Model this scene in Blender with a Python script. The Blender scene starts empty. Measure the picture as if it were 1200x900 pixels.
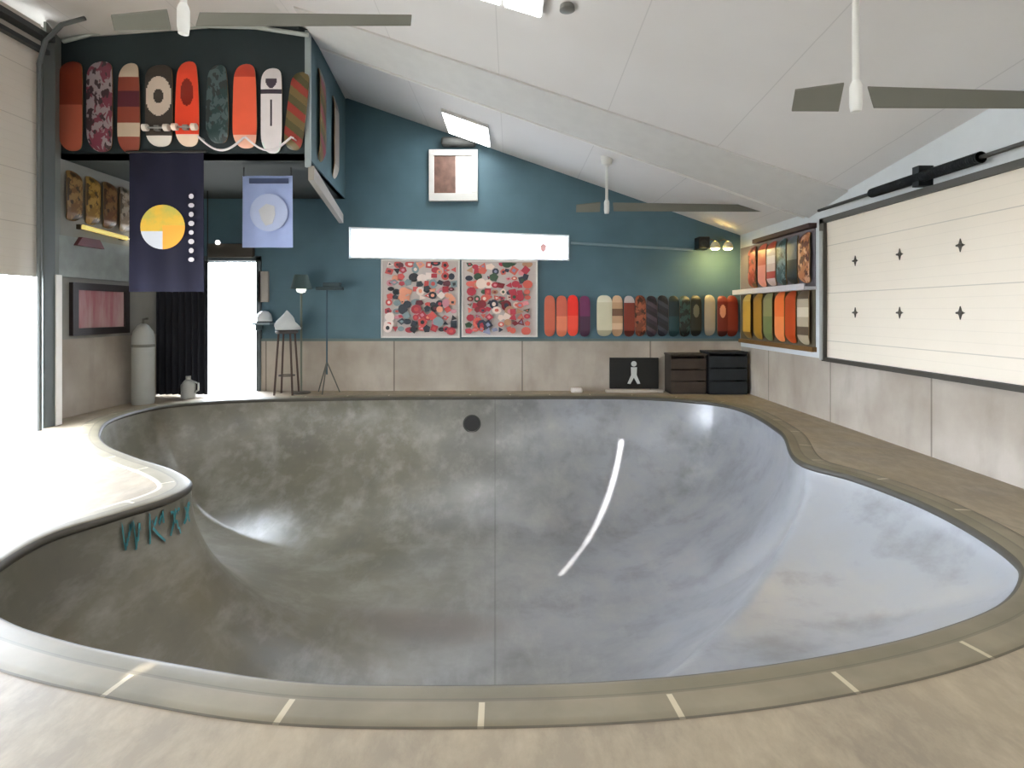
import bpy, bmesh, math, random
import numpy as np
from mathutils import Vector, Matrix
random.seed(7)
C = bpy.context.scene.collection
PI = math.pi
F = 640.0; CH = 1.3; CX = 600.0; HY = 365.0      # focal length (px), eye height, principal column, horizon row
def at(px, py, Y):                               # a pixel at a known distance -> world point
    return ((px-CX)/F*Y, Y, CH-(py-HY)/F*Y)
def onfloor(px, py):
    Y = CH*F/(py-HY); return ((px-CX)/F*Y, Y)

# ------------------------------------------------------------------ materials
def rgb(h):
    r = [int(h[i:i+2], 16)/255 for i in (0, 2, 4)]
    return tuple(((c/12.92) if c <= .04045 else ((c+.055)/1.055)**2.4) for c in r)+(1,)
MC = {}
def mat(hexcol, rough=.6, metal=0, noise=.0, scale=6, bump=0, name=None, spec=.5):
    key = (hexcol, rough, metal, noise, scale, bump, spec)
    if key in MC: return MC[key]
    m = bpy.data.materials.new(name or 'paint_'+hexcol); m.use_nodes = True
    nt = m.node_tree; b = nt.nodes['Principled BSDF']
    b.inputs['Roughness'].default_value = rough; b.inputs['Metallic'].default_value = metal
    b.inputs['Specular IOR Level'].default_value = spec
    col = rgb(hexcol)
    tc = nt.nodes.new('ShaderNodeTexCoord'); n = nt.nodes.new('ShaderNodeTexNoise')
    n.inputs['Scale'].default_value = scale; n.inputs['Detail'].default_value = 5
    nt.links.new(tc.outputs['Object'], n.inputs['Vector'])
    r = nt.nodes.new('ShaderNodeValToRGB'); nz = max(noise, .03)
    r.color_ramp.elements[0].position = .3; r.color_ramp.elements[1].position = .7
    r.color_ramp.elements[0].color = tuple(c*(1-nz) for c in col[:3])+(1,)
    r.color_ramp.elements[1].color = tuple(min(1, c*(1+nz)) for c in col[:3])+(1,)
    nt.links.new(n.outputs['Fac'], r.inputs['Fac']); nt.links.new(r.outputs['Color'], b.inputs['Base Color'])
    if bump:
        bp = nt.nodes.new('ShaderNodeBump'); bp.inputs['Strength'].default_value = bump; bp.inputs['Distance'].default_value = .01
        nt.links.new(n.outputs['Fac'], bp.inputs['Height']); nt.links.new(bp.outputs['Normal'], b.inputs['Normal'])
    MC[key] = m; return m
def glow(hexcol, strength, name):
    m = bpy.data.materials.new(name); m.use_nodes = True; b = m.node_tree.nodes['Principled BSDF']
    b.inputs['Base Color'].default_value = rgb(hexcol); b.inputs['Emission Color'].default_value = rgb(hexcol)
    b.inputs['Emission Strength'].default_value = strength; return m

class N:                                          # small node-graph helper
    def __init__(s, name, rough=.5):
        s.m = bpy.data.materials.new(name); s.m.use_nodes = True; s.t = s.m.node_tree
        s.b = s.t.nodes['Principled BSDF']; s.b.inputs['Roughness'].default_value = rough
        s.tc = s.t.nodes.new('ShaderNodeTexCoord'); s.pos = s.tc.outputs['Object']
    def set(s, inp, v):
        if hasattr(v, 'links') or isinstance(v, bpy.types.NodeSocket): s.t.links.new(v, inp)
        else: inp.default_value = v
    def math(s, op, a, b=0, c=0, clamp=False):
        n = s.t.nodes.new('ShaderNodeMath'); n.operation = op; n.use_clamp = clamp
        s.set(n.inputs[0], a); s.set(n.inputs[1], b); s.set(n.inputs[2], c); return n.outputs[0]
    def noise(s, scale, detail=4, vec=None, sc=(1, 1, 1), rough=.5, dist=0):
        mp = s.t.nodes.new('ShaderNodeMapping'); mp.inputs['Scale'].default_value = sc
        s.set(mp.inputs[0], vec or s.pos); n = s.t.nodes.new('ShaderNodeTexNoise')
        n.inputs['Scale'].default_value = scale; n.inputs['Detail'].default_value = detail
        n.inputs['Roughness'].default_value = rough; n.inputs['Distortion'].default_value = dist
        s.set(n.inputs['Vector'], mp.outputs[0]); return n.outputs['Fac']
    def rng(s, v, a, b, c=0, d=1):
        n = s.t.nodes.new('ShaderNodeMapRange'); s.set(n.inputs[0], v)
        for i, q in enumerate((a, b, c, d)): n.inputs[i+1].default_value = q
        return n.outputs[0]
    def mix(s, f, a, b):
        n = s.t.nodes.new('ShaderNodeMix'); n.data_type = 'RGBA'; s.set(n.inputs[0], f)
        s.set(n.inputs[6], a); s.set(n.inputs[7], b); return n.outputs[2]
    def xyz(s, v=None):
        n = s.t.nodes.new('ShaderNodeSeparateXYZ'); s.set(n.inputs[0], v or s.pos); return n.outputs
    def bump(s, h, st=.3, d=.01):
        n = s.t.nodes.new('ShaderNodeBump'); n.inputs['Strength'].default_value = st; n.inputs['Distance'].default_value = d
        s.set(n.inputs['Height'], h); s.set(s.b.inputs['Normal'], n.outputs[0])
    def col(s, v): s.set(s.b.inputs['Base Color'], v)

def concrete_wall_mat():
    n = N('board_formed_concrete', .8)
    c = n.mix(n.rng(n.noise(1.3, 6), .35, .65), rgb('9c9184'), rgb('b3aa9e'))
    c = n.mix(n.rng(n.noise(5, 5, sc=(1, 1, .35)), .5, .8, 0, .35), c, rgb('7b7064'))
    x, y, z = n.xyz()
    for ax, per, off in ((x, 2.1, .42), (y, 1.55, .35)):
        fr = n.math('FRACT', n.math('ADD', n.math('DIVIDE', ax, per), off))
        ln = n.math('LESS_THAN', n.math('ABSOLUTE', n.math('SUBTRACT', fr, .5)), .006)
        c = n.mix(n.math('MULTIPLY', ln, .6), c, rgb('4c453c'))
    n.col(c); n.bump(n.noise(18, 5), .3, .01); return n.m
def teal_mat():
    n = N('teal_wall_paint', .65)
    c = n.mix(n.rng(n.noise(.9, 4), .3, .7), rgb('45616c'), rgb('557581'))
    x, y, z = n.xyz()
    fr = n.math('FRACT', n.math('DIVIDE', z, .405))
    ln = n.math('LESS_THAN', fr, .03)
    n.col(n.mix(n.math('MULTIPLY', ln, .06), c, rgb('2f4a52'))); n.bump(ln, .1, .002); return n.m
def ceiling_mat():
    n = N('white_ceiling_panels', .8)
    c = n.mix(n.rng(n.noise(.6, 3), .3, .7), rgb('d5d2cf'), rgb('dedcda'))
    x, y, z = n.xyz()
    fr = n.math('FRACT', n.math('DIVIDE', n.math('ADD', x, .15), 1.22))
    ln = n.math('LESS_THAN', fr, .008)
    n.col(n.mix(n.math('MULTIPLY', ln, .3), c, rgb('9a9896'))); return n.m
def deck_floor_mat():
    n = N('broom_finished_concrete', .62)
    a = n.noise(2.2, 6, sc=(1, 1, 1)); st = n.noise(6, 6, sc=(1.6, .8, 1), rough=.7, dist=.2)
    c = n.mix(n.rng(a, .3, .7), rgb('7d7262'), rgb('91846f'))
    c = n.mix(n.rng(st, .42, .68, 0, .45), c, rgb('b0a189'))
    c = n.mix(n.rng(n.noise(1.1, 5, dist=.5), .5, .8, 0, .35), c, rgb('6f6453'))
    n.col(c); n.bump(st, .15, .004); n.set(n.b.inputs['Roughness'], n.rng(a, .3, .7, .5, .7)); return n.m
def coping_mat():
    n = N('cast_coping_blocks', .55)
    uv = n.tc.outputs['UV']; u = n.xyz(uv)
    c = n.mix(n.rng(n.noise(3, 6), .3, .7), rgb('6b6452'), rgb('857c68'))
    c = n.mix(n.rng(n.noise(1.3, 3), .5, .7, 0, .4), c, rgb('948974'))
    c = n.mix(n.math('MULTIPLY', n.math('LESS_THAN', u[1], .44), .4), c, rgb('4f4937'))
    c = n.mix(n.math('LESS_THAN', u[1], .1), c, rgb('403c33'))
    fr = n.math('FRACT', u[0])
    jt = n.math('MULTIPLY', n.math('LESS_THAN', n.math('ABSOLUTE', n.math('SUBTRACT', fr, .5)), .016), n.math('GREATER_THAN', u[1], .5))
    ramp = n.math('MULTIPLY', jt, n.rng(u[1], .25, .4, 0, 1))
    c = n.mix(n.math('MULTIPLY', jt, .75), c, rgb('c4b89e'))
    c = n.mix(n.math('MULTIPLY', n.math('GREATER_THAN', u[1], .955), .7), c, rgb('4a4438'))
    c = n.mix(n.math('MULTIPLY', n.math('LESS_THAN', n.math('ABSOLUTE', n.math('SUBTRACT', u[1], .45)), .03), .4), c, rgb('3d372c'))
    n.col(c); n.bump(n.noise(30, 4), .2, .003); return n.m
def bowl_mat():
    n = N('polished_bowl_concrete', .35)
    x, y, z = n.xyz()
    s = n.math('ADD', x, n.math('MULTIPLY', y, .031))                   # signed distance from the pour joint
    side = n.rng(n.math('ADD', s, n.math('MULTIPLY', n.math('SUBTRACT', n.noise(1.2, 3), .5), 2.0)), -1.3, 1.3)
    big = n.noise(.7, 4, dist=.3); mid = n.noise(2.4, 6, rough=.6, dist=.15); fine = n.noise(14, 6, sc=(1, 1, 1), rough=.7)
    warm = n.mix(n.rng(big, .3, .7), rgb('5c5849'), rgb('757061'))  # olive pour tint, darkened further to stand in for shade on the left
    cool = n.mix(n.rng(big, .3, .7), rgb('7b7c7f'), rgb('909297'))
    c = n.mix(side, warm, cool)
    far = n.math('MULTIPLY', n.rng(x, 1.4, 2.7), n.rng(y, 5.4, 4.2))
    c = n.mix(n.math('MULTIPLY', far, .5), c, rgb('a3a6a9'))  # shallow right lobe paled, light from the left door put into the colour
    c = n.mix(n.rng(mid, .5, .72, 0, .5), c, rgb('4f4c45'))
    c = n.mix(n.rng(n.noise(5, 5, sc=(1, .35, 1), rough=.65), .5, .72, 0, .35), c, rgb('a09e98'))
    c = n.mix(n.rng(mid, .5, .3, 0, .45), c, rgb('98968f'))

    # reddish mineral stain across the flat bottom
    d = n.math('ADD', n.math('POWER', n.math('DIVIDE', n.math('ADD', x, .8), 1.0), 2), n.math('POWER', n.math('DIVIDE', n.math('SUBTRACT', y, 4.9), .33), 2))
    d = n.math('ADD', d, n.math('MULTIPLY', mid, 1.2))
    c = n.mix(n.rng(d, 1.5, .7, 0, .5), c, rgb('51423b'))
    jl = n.math('LESS_THAN', n.math('ABSOLUTE', s), .009)
    c = n.mix(n.math('MULTIPLY', jl, .35), c, rgb('3b3a33'))
    n.col(c); n.b.inputs['Roughness'].default_value = .33; n.b.inputs['Specular IOR Level'].default_value = .8
    return n.m
M_conc = concrete_wall_mat(); M_teal = teal_mat(); M_ceil = ceiling_mat(); M_floor = deck_floor_mat()
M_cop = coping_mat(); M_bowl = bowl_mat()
def door_mat(base, per, off, axis=2):
    n = N('ribbed_garage_panel', .5)
    z = n.xyz()[axis]
    fr = n.math('FRACT', n.math('DIVIDE', n.math('ADD', z, off), per))
    f2 = n.math('FRACT', n.math('DIVIDE', n.math('ADD', z, off), per/6))
    c = n.mix(n.rng(n.noise(2, 3), .3, .7), rgb(base), tuple(min(1, v*1.04) for v in rgb(base)))
    c = n.mix(n.math('MULTIPLY', n.math('LESS_THAN', f2, .07), .08), c, rgb('7a7468'))
    c = n.mix(n.math('MULTIPLY', n.math('LESS_THAN', fr, .015), .3), c, rgb('5a554c'))
    n.col(c); n.bump(f2, .15, .004); return n.m

# ------------------------------------------------------------------ mesh helpers
class MB:
    def __init__(s): s.v = []; s.f = []; s.mi = []
    def add(s, vs, fs, mi=0):
        o = len(s.v); s.v += [tuple(v) for v in vs]; s.f += [tuple(i+o for i in f) for f in fs]; s.mi += [mi]*len(fs); return s
    def box(s, a, b, mi=0):
        (x0, y0, z0), (x1, y1, z1) = [tuple(min(p, q) for p, q in zip(a, b)), tuple(max(p, q) for p, q in zip(a, b))]
        return s.add([(x0, y0, z0), (x1, y0, z0), (x1, y1, z0), (x0, y1, z0), (x0, y0, z1), (x1, y0, z1), (x1, y1, z1), (x0, y1, z1)],
                     [(0, 3, 2, 1), (4, 5, 6, 7), (0, 1, 5, 4), (1, 2, 6, 5), (2, 3, 7, 6), (3, 0, 4, 7)], mi)
    def tube(s, pts, r, n=10, mi=0, cap=True):
        pts = [Vector(p) for p in pts]; rs = r if isinstance(r, (list, tuple)) else [r]*len(pts); vs = []
        prev = None
        for i, p in enumerate(pts):
            t = (pts[min(i+1, len(pts)-1)]-pts[max(i-1, 0)]).normalized()
            if prev is None:
                ref = Vector((0, 0, 1)) if abs(t.z) < .9 else Vector((1, 0, 0)); a = t.cross(ref).normalized()
            else: a = (prev-t*prev.dot(t)).normalized()
            prev = a; b = t.cross(a)
            vs += [p+(a*math.cos(2*PI*k/n)+b*math.sin(2*PI*k/n))*rs[i] for k in range(n)]
        fs = [(i*n+k, i*n+(k+1) % n, (i+1)*n+(k+1) % n, (i+1)*n+k) for i in range(len(pts)-1) for k in range(n)]
        if cap: fs += [tuple(range(n))[::-1], tuple(range((len(pts)-1)*n, len(pts)*n))]
        return s.add(vs, fs, mi)
    def lathe(s, prof, n=24, c=(0, 0, 0), mi=0):
        vs = [(c[0]+r*math.cos(2*PI*k/n), c[1]+r*math.sin(2*PI*k/n), c[2]+z) for r, z in prof for k in range(n)]
        fs = [(i*n+k, i*n+(k+1) % n, (i+1)*n+(k+1) % n, (i+1)*n+k) for i in range(len(prof)-1) for k in range(n)]
        return s.add(vs, fs, mi)
    def prism(s, poly, d, mi=0):                  # planar polygon (3D pts) extruded by vector d
        n = len(poly); d = Vector(d); vs = [Vector(p) for p in poly]; vs += [p+d for p in vs]
        return s.add(vs, [tuple(range(n))[::-1], tuple(range(n, 2*n))]+[(i, (i+1) % n, n+(i+1) % n, n+i) for i in range(n)], mi)
    def build(s, name, mats, parent=None, smooth=False, bevel=0):
        me = bpy.data.meshes.new(name); me.from_pydata(s.v, [], s.f)
        for m in (mats if isinstance(mats, (list, tuple)) else [mats]): me.materials.append(m)
        me.polygons.foreach_set('material_index', s.mi)
        bm = bmesh.new(); bm.from_mesh(me); bmesh.ops.recalc_face_normals(bm, faces=bm.faces); bm.to_mesh(me); bm.free()
        if smooth:
            me.polygons.foreach_set('use_smooth', [True]*len(me.polygons)); me.set_sharp_from_angle(angle=math.radians(40))
        o = bpy.data.objects.new(name, me); C.objects.link(o)
        if parent: o.parent = parent
        if bevel:
            md = o.modifiers.new('bevel', 'BEVEL'); md.width = bevel; md.segments = 2; md.limit_method = 'ANGLE'
        return o
def tag(o, label, cat, group=None, kind=None):
    o['label'] = label; o['category'] = cat
    if group: o['group'] = group
    if kind: o['kind'] = kind
    return o
def empty(name, loc, label, cat, group=None, rot=(0, 0, 0)):
    o = bpy.data.objects.new(name, None); C.objects.link(o); o.location = loc; o.rotation_euler = rot; o.empty_display_size = .1
    return tag(o, label, cat, group)
def struct(o, label, cat='room'):
    o['kind'] = 'structure'; return tag(o, label, cat)

XL, XR, YB, YF = -5.45, 3.75, 8.95, -2.2
# ------------------------------------------------------------------ bowl
rim_px = [(-30, 692), (0, 660), (60, 626), (130, 604), (200, 582), (224, 567), (205, 551), (160, 536), (125, 521), (117, 506), (135, 489), (190, 475.5), (260, 469.5),
          (400, 466), (600, 464.5), (760, 465.5), (850, 474), (912, 503), (940, 541), (1000, 558), (1080, 588), (1150, 625), (1193, 658), (1196, 675), (1175, 704),
          (1100, 735), (1000, 760), (850, 784), (700, 797), (500, 801), (350, 797), (200, 775), (80, 750), (0, 722)]
rimw = [onfloor(*p) for p in rim_px]
def catmull(P, per):
    out = []; n = len(P)
    for i in range(n):
        p0, p1, p2, p3 = [np.array(P[(i+k) % n]) for k in (-1, 0, 1, 2)]
        a = max(np.linalg.norm(p1-p0), 1e-4)**.5; b = max(np.linalg.norm(p2-p1), 1e-4)**.5; c = max(np.linalg.norm(p3-p2), 1e-4)**.5
        m1 = (p2-p1)-b*b*0+((p1-p0)/a-(p2-p0)/(a+b)+(p2-p1)/b)*b-(p2-p1); m1 = ((p1-p0)/a-(p2-p0)/(a+b)+(p2-p1)/b)*b
        m2 = ((p2-p1)/b-(p3-p1)/(b+c)+(p3-p2)/c)*b
        for k in range(per):
            t = k/per; out.append((2*t**3-3*t*t+1)*p1+(t**3-2*t*t+t)*m1+(-2*t**3+3*t*t)*p2+(t**3-t*t)*m2)
    return np.array(out)
def resample(P, n):
    Q = np.vstack([P, P[:1]]); L = np.concatenate([[0], np.cumsum(np.linalg.norm(np.diff(Q, axis=0), axis=1))])
    s = np.linspace(0, L[-1], n, endpoint=False); return np.stack([np.interp(s, L, Q[:, k]) for k in (0, 1)], 1), L[-1]
NR = 560
RIM, RLEN = resample(catmull(rimw, 16), NR)
def pdist(P, poly):                               # distance from points to a closed polyline
    A = poly; B = np.roll(poly, -1, 0); d = np.full(len(P), 1e9)
    for a, b in zip(A, B):
        ab = b-a; t = np.clip(((P-a)@ab)/max(ab@ab, 1e-12), 0, 1); q = a+t[:, None]*ab
        d = np.minimum(d, ((P-q)**2).sum(1))
    return np.sqrt(d)
def inside(P, poly):
    x, y = P[:, 0], P[:, 1]; r = np.zeros(len(P), bool); j = len(poly)-1
    for i in range(len(poly)):
        xi, yi = poly[i]; xj, yj = poly[j]
        if yi != yj: r ^= ((yi > y) != (yj > y)) & (x < (xj-xi)*(y-yi)/(yj-yi)+xi)
        j = i
    return r
hip = [(2.62, 4.95), (2.45, 4.55), (2.02, 3.98), (1.6, 3.46), (1.04, 2.88), (.58, 2.5), (.42, 1.6)]
deep_raw = [p for p in [tuple(q) for q in RIM[::4]] if not (p[0] > .45 and p[1] < 4.9)]
def ang(p): return math.atan2(p[1]-4.4, p[0]+.3)
deep_poly = np.array(sorted([p for p in deep_raw]+hip, key=ang))
def prof(d, R, D):
    q = np.clip(1-d/R, 0, 1); return -D*np.sqrt(np.clip(1-q**2.0, 0, 1))
def depth(P):
    P = np.atleast_2d(P); dr = pdist(P, RIM[::2]); q_ = np.clip(1-dr/1.25, 0, 1); zs = .45*prof(dr, 1.1, .5)-.55*.5*(1-q_**2)-.05*np.clip(2.7-P[:, 0], 0, 4)*np.clip(dr/.5, 0, 1)
    dd = np.where(inside(P, deep_poly), pdist(P, deep_poly), 0); zd = prof(np.minimum(dd, dr+.0), 2.0, 1.5)
    zs = np.where(dr < 1e-6, 0, zs)*np.clip(dr/.02, 0, 1)
    k = .1; h = np.clip(.5+.5*(zs-zd)/k, 0, 1); z = zs*(1-h)+zd*h-k*h*(1-h)
    return np.where(dr < .004, np.minimum(0, z), z)
CEN = np.array([-.3, 4.4])
NT = 90
ts = np.concatenate([[0, .002, .005, .01, .016, .024], np.linspace(.034, 1, NT-6)**1.0])
V = []; 
for t in ts[:-1]:
    V.append(RIM*(1-t)+CEN*t)
V2 = np.vstack(V); Z = depth(V2); Z[:NR] = -.0
verts = [(a, b, c-.03) for (a, b), c in zip(V2, Z)]+[(CEN[0], CEN[1], float(depth(CEN)[0])-.03)]
nr = len(ts)-1; faces = []
for i in range(nr-1):
    for k in range(NR):
        faces.append((i*NR+k, i*NR+(k+1) % NR, (i+1)*NR+(k+1) % NR, (i+1)*NR+k))
faces += [((nr-1)*NR+k, (nr-1)*NR+(k+1) % NR, nr*NR) for k in range(NR)]
bowl = empty('skate_bowl', (0, 0, 0), 'large kidney-shaped grey concrete skate bowl sunk into the floor', 'skate bowl')
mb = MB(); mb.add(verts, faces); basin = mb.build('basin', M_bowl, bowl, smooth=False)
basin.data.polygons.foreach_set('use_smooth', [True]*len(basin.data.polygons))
def basin_hit(px, py):                            # where the sight line through a photo point meets the basin
    d = np.array([(px-CX)/F, 1, -(py-HY)/F]); Ys = np.arange(1.9, 8.8, .01); P = np.stack([Ys*d[0], Ys], 1); zz = CH+Ys*d[2]
    ins = inside(P, RIM[::2]); g = np.where(ins, depth(P)-.03, 0); 
    for i in range(len(Ys)):
        if ins[i] and zz[i] <= g[i]: return Vector((P[i, 0], P[i, 1], g[i]))
    return Vector((P[-1, 0], P[-1, 1], 0))
# coping: rings across the block section, u runs along the rim
nrm = np.roll(RIM, -1, 0)-np.roll(RIM, 1, 0); nrm = np.stack([nrm[:, 1], -nrm[:, 0]], 1); nrm /= np.linalg.norm(nrm, axis=1)[:, None]
if inside(RIM[:1]+nrm[:1]*.05, RIM)[0]: nrm = -nrm
def offs(d): 
    P = RIM+nrm*d
    for _ in range(int(max(0, d)*60)): P = (np.roll(P, 1, 0)+P*2+np.roll(P, -1, 0))/4
    return P
section = [(.02, -.05), (-.004, -.046), (-.011, -.032), (-.008, -.015), (.004, -.003), (.03, .003), (.08, .005), (.12, .005), (.17, .004), (.21, .002), (.212, -.04)]
NB = round(RLEN/.62)
bmv = []; 
for d, z in section:
    P = offs(d); bmv += [(p[0], p[1], z) for p in P]
fs = [(i*NR+k, i*NR+(k+1) % NR, (i+1)*NR+(k+1) % NR, (i+1)*NR+k) for i in range(len(section)-1) for k in range(NR)]
me = bpy.data.meshes.new('coping'); me.from_pydata(bmv, [], fs); me.materials.append(M_cop)
uvl = me.uv_layers.new(name='UVMap'); k0 = int(np.argmin(((RIM-np.array([.52, 1.94]))**2).sum(1)))
for f in me.polygons:
    i, k = divmod(f.index, NR)
    for li, (ii, kk) in zip(f.loop_indices, ((i, k), (i, k+1), (i+1, k+1), (i+1, k))):
        uvl.data[li].uv = ((kk-k0)/NR*NB+.5, (section[ii][0]+.012)/.224)
    f.use_smooth = True
cop = bpy.data.objects.new('coping', me); C.objects.link(cop); cop.parent = bowl
OUT = offs(.209)
# drain light hole in the back slope
h = basin_hit(553, 497); e = .02
g1 = Vector((h.x+e, h.y, float(depth((h.x+e, h.y))[0])-.03))-h; g2 = Vector((h.x, h.y+e, float(depth((h.x, h.y+e))[0])-.03))-h
nn = g1.cross(g2).normalized(); a1 = g1.normalized(); a2 = nn.cross(a1)
def disc(c, r0, r1, up, n=28):
    m = MB(); ring = [c+nn*u+(a1*math.cos(2*PI*k/n)+a2*math.sin(2*PI*k/n))*r for r, u in ((r0, up[0]), (r1, up[1]), (r1, up[2])) for k in range(n)]
    m.add(ring, [(j*n+k, j*n+(k+1) % n, (j+1)*n+(k+1) % n, (j+1)*n+k) for j in range(2) for k in range(n)]+[tuple(range(2*n, 3*n))]); return m
disc(h, .115, .115, (-.02, .014, .014)).build('port_hole', mat('0b0b0a', .5), bowl)
m = MB(); ring = []
for r, u in ((.112, .002), (.122, .012), (.135, .010), (.14, -.01)):
    ring += [h+nn*u+(a1*math.cos(2*PI*k/28)+a2*math.sin(2*PI*k/28))*r for k in range(28)]
m.add(ring, [(j*28+k, j*28+(k+1) % 28, (j+1)*28+(k+1) % 28, (j+1)*28+k) for j in range(3) for k in range(28)])
m.build('port_ring', mat('3a3a36', .5, .3), bowl, smooth=True)
# graffiti strokes: brush ribbons lying on the basin wall below the nose
def strokes(lines, w, name, m_):
    m = MB()
    for ln in lines:
        pts = []
        for (x0, y0), (x1, y1) in zip(ln[:-1], ln[1:]):
            k = max(2, int(math.hypot(x1-x0, y1-y0)/3))
            pts += [(x0+(x1-x0)*i/k, y0+(y1-y0)*i/k) for i in range(k)]
        pts.append(ln[-1]); H = [basin_hit(p[0]-2, p[1]+13) for p in pts]
        H = [p+(Vector((-.3, 4.4, .6))-p).normalized()*.022 for p in H]
        vs = []
        for i, p in enumerate(H):
            t = (H[min(i+1, len(H)-1)]-H[max(0, i-1)]).normalized(); s = t.cross((Vector((-.3, 4.4, .6))-p).normalized()).normalized()
            ww = w*(1-.35*i/len(H)); vs += [p-s*ww, p+s*ww]
        m.add(vs, [(2*i, 2*i+1, 2*i+3, 2*i+2) for i in range(len(H)-1) if (H[i+1]-H[i]).length < .2])
    o = m.build(name, m_, bowl); return o
gf = strokes([[(139, 606), (145, 636)], [(145, 636), (152, 606)], [(152, 606), (157, 634)], [(157, 634), (166, 600)],
              [(174, 632), (173, 596)], [(173, 597), (186, 594), (190, 604), (176, 614)], [(177, 614), (192, 628)],
              [(196, 589), (210, 616)], [(208, 585), (198, 618)], [(214, 583), (221, 602)], [(221, 580), (214, 606)]], .017, 'graffiti', mat('3c838a', .6, noise=.25, scale=20))
gf['label'] = 'teal spray-painted letters under the rim'

# ------------------------------------------------------------------ floor with the bowl cut out of it
bm = bmesh.new()
def loop(pts):
    vs = [bm.verts.new((p[0], p[1], 0)) for p in pts]
    return [bm.edges.new((vs[i], vs[(i+1) % len(vs)])) for i in range(len(vs))]
ed = loop([(XL-.25, YF), (XR+.25, YF), (XR+.25, YB+.25), (XL-.25, YB+.25)])+loop(OUT[::2])
bmesh.ops.triangle_fill(bm, use_beauty=True, use_dissolve=False, edges=ed, normal=(0, 0, 1))
for f in bm.faces:
    if f.normal.z < 0: f.normal_flip()
me = bpy.data.meshes.new('floor'); bm.to_mesh(me); bm.free(); me.materials.append(M_floor)
fl = bpy.data.objects.new('floor', me); C.objects.link(fl); struct(fl, 'tan broom-finished concrete deck around the bowl', 'floor')

# ------------------------------------------------------------------ room shell
CZ = CH
def eave(Y): return CZ+1.25+max(0, .132*(6.9-Y)) if Y > 2 else CZ+1.25+.132*4.9
RX, RZ, LZ = -2.7, CZ+3.5, CZ+3.3
def ceil_z(x, y):
    if x >= RX: return eave(y)+(RZ-eave(y))*(XR-x)/(XR-RX)
    return RZ+(LZ-RZ)*(RX-x)/(RX-XL)
ys = [YF, 2, 3, 4, 5, 6, 6.9, YB]; xs = [XR+.25, XR, 2.5, 1, -1, RX, XL, XL-.25]
m = MB(); vs = []
for up in (0, .15):
    for y in ys: vs += [(x, y+(.25 if y == YB else 0), ceil_z(min(max(x, XL), XR), y)+up) for x in xs]
n = len(xs); q = n*len(ys)
for u in (0, q):
    m_f = [(u+j*n+i, u+j*n+i+1, u+(j+1)*n+i+1, u+(j+1)*n+i) for j in range(len(ys)-1) for i in range(n-1)]
    m.f += m_f; m.mi += [0]*len(m_f)
m.v = vs
b_loop = [i for i in range(n)]+[j*n+n-1 for j in range(1, len(ys))]+[(len(ys)-1)*n+i for i in range(n-2, -1, -1)]+[j*n for j in range(len(ys)-2, 0, -1)]
for a, b in zip(b_loop, b_loop[1:]+b_loop[:1]): m.f.append((a, b, b+q, a+q)); m.mi.append(0)
struct(m.build('ceiling', M_ceil), 'white panelled ceiling sloping down to the right wall', 'ceiling')
# boxed beam crossing the ceiling in front of the far bay
m = MB(); bx = [XR, 2.5, 1, -1, -2.44]; y0, y1, dp = 6.1, 6.9, .07
top = [(x, y, ceil_z(x, y)+.01) for y in (y0, y1) for x in bx]; bot = [(x, y, ceil_z(x, y)-dp*(1 if y == y1 else .3)) for y in (y0, y1) for x in bx]; k = len(bx)
m.add(top+bot, [(i, i+1, 2*k+i+1, 2*k+i) for i in range(k-1)]+[(k+i, 3*k+i, 3*k+i+1, k+i+1) for i in range(k-1)]+[(2*k+i, 2*k+i+1, 3*k+i+1, 3*k+i) for i in range(k-1)]+[(0, 2*k, 3*k, k), (k-1, 2*k-1, 4*k-1, 3*k-1)])
struct(m.build('trim_1', mat('c9c8c4', .7)), 'boxed white beam crossing the sloped ceiling', 'beam')
m = MB(); m.tube([(x, 6.97, ceil_z(x, 6.97)-.05) for x in (-2.44, 0, 2, XR-.02)], .022)
tag(m.build('ceiling_conduit', mat('e4e2dd', .4), smooth=True), 'thin white conduit running down the ceiling along the beam', 'pipe')

# back wall: concrete curb, teal gable above, doorway at left
dx0, dx1, dzt = -5.12, -4.18, CH+(365-306)/F*YB
cb = CH-(399-365)/F*YB
m = MB(); m.box((dx1, YB, 0), (XR+.25, YB+.25, cb)); m.box((XL-.25, YB, 0), (dx0, YB+.25, cb))
w = m.build('wall_back', [M_conc, M_teal]); 
m = MB()
def gable(x0, x1, z0): m.prism([(x0, YB+.02, z0), (x1, YB+.02, z0)]+[(x, YB+.02, ceil_z(min(max(x, XL), XR), YB)+.01) for x in ([x1]+[q for q in (RX,) if x0 < q < x1]+[x0])], (0, .2, 0))
WX = [p[0] for p in (at(410, 0, YB), at(666, 0, YB))]; WT = [at(0, 268, YB)[2], at(0, 277, YB)[2]]; WB = [at(0, 301, YB)[2], at(0, 304, YB)[2]]
gable(dx1, WX[0], cb); gable(WX[1], XR+.25, cb)
m.prism([(WX[0], YB+.02, cb), (WX[1], YB+.02, cb), (WX[1], YB+.02, WB[1]), (WX[0], YB+.02, WB[0])], (0, .2, 0))
m.prism([(WX[0], YB+.02, WT[0]), (WX[1], YB+.02, WT[1]), (WX[1], YB+.02, ceil_z(WX[1], YB)+.01), (max(WX[0], RX), YB+.02, ceil_z(max(WX[0], RX), YB)+.01)], (0, .2, 0))
gable(XL-.25, dx0, cb); gable(dx0, dx1, dzt)
m.build('painted_gable', M_teal, w)
m = MB(); m.box((dx1+.02, YB-.015, cb-.01), (XR-.01, YB+.02, cb+.03)); m.build('ledge', mat('5b6a68', .6), w)
struct(w, 'teal gable wall above a bare concrete curb', 'wall')
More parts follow.
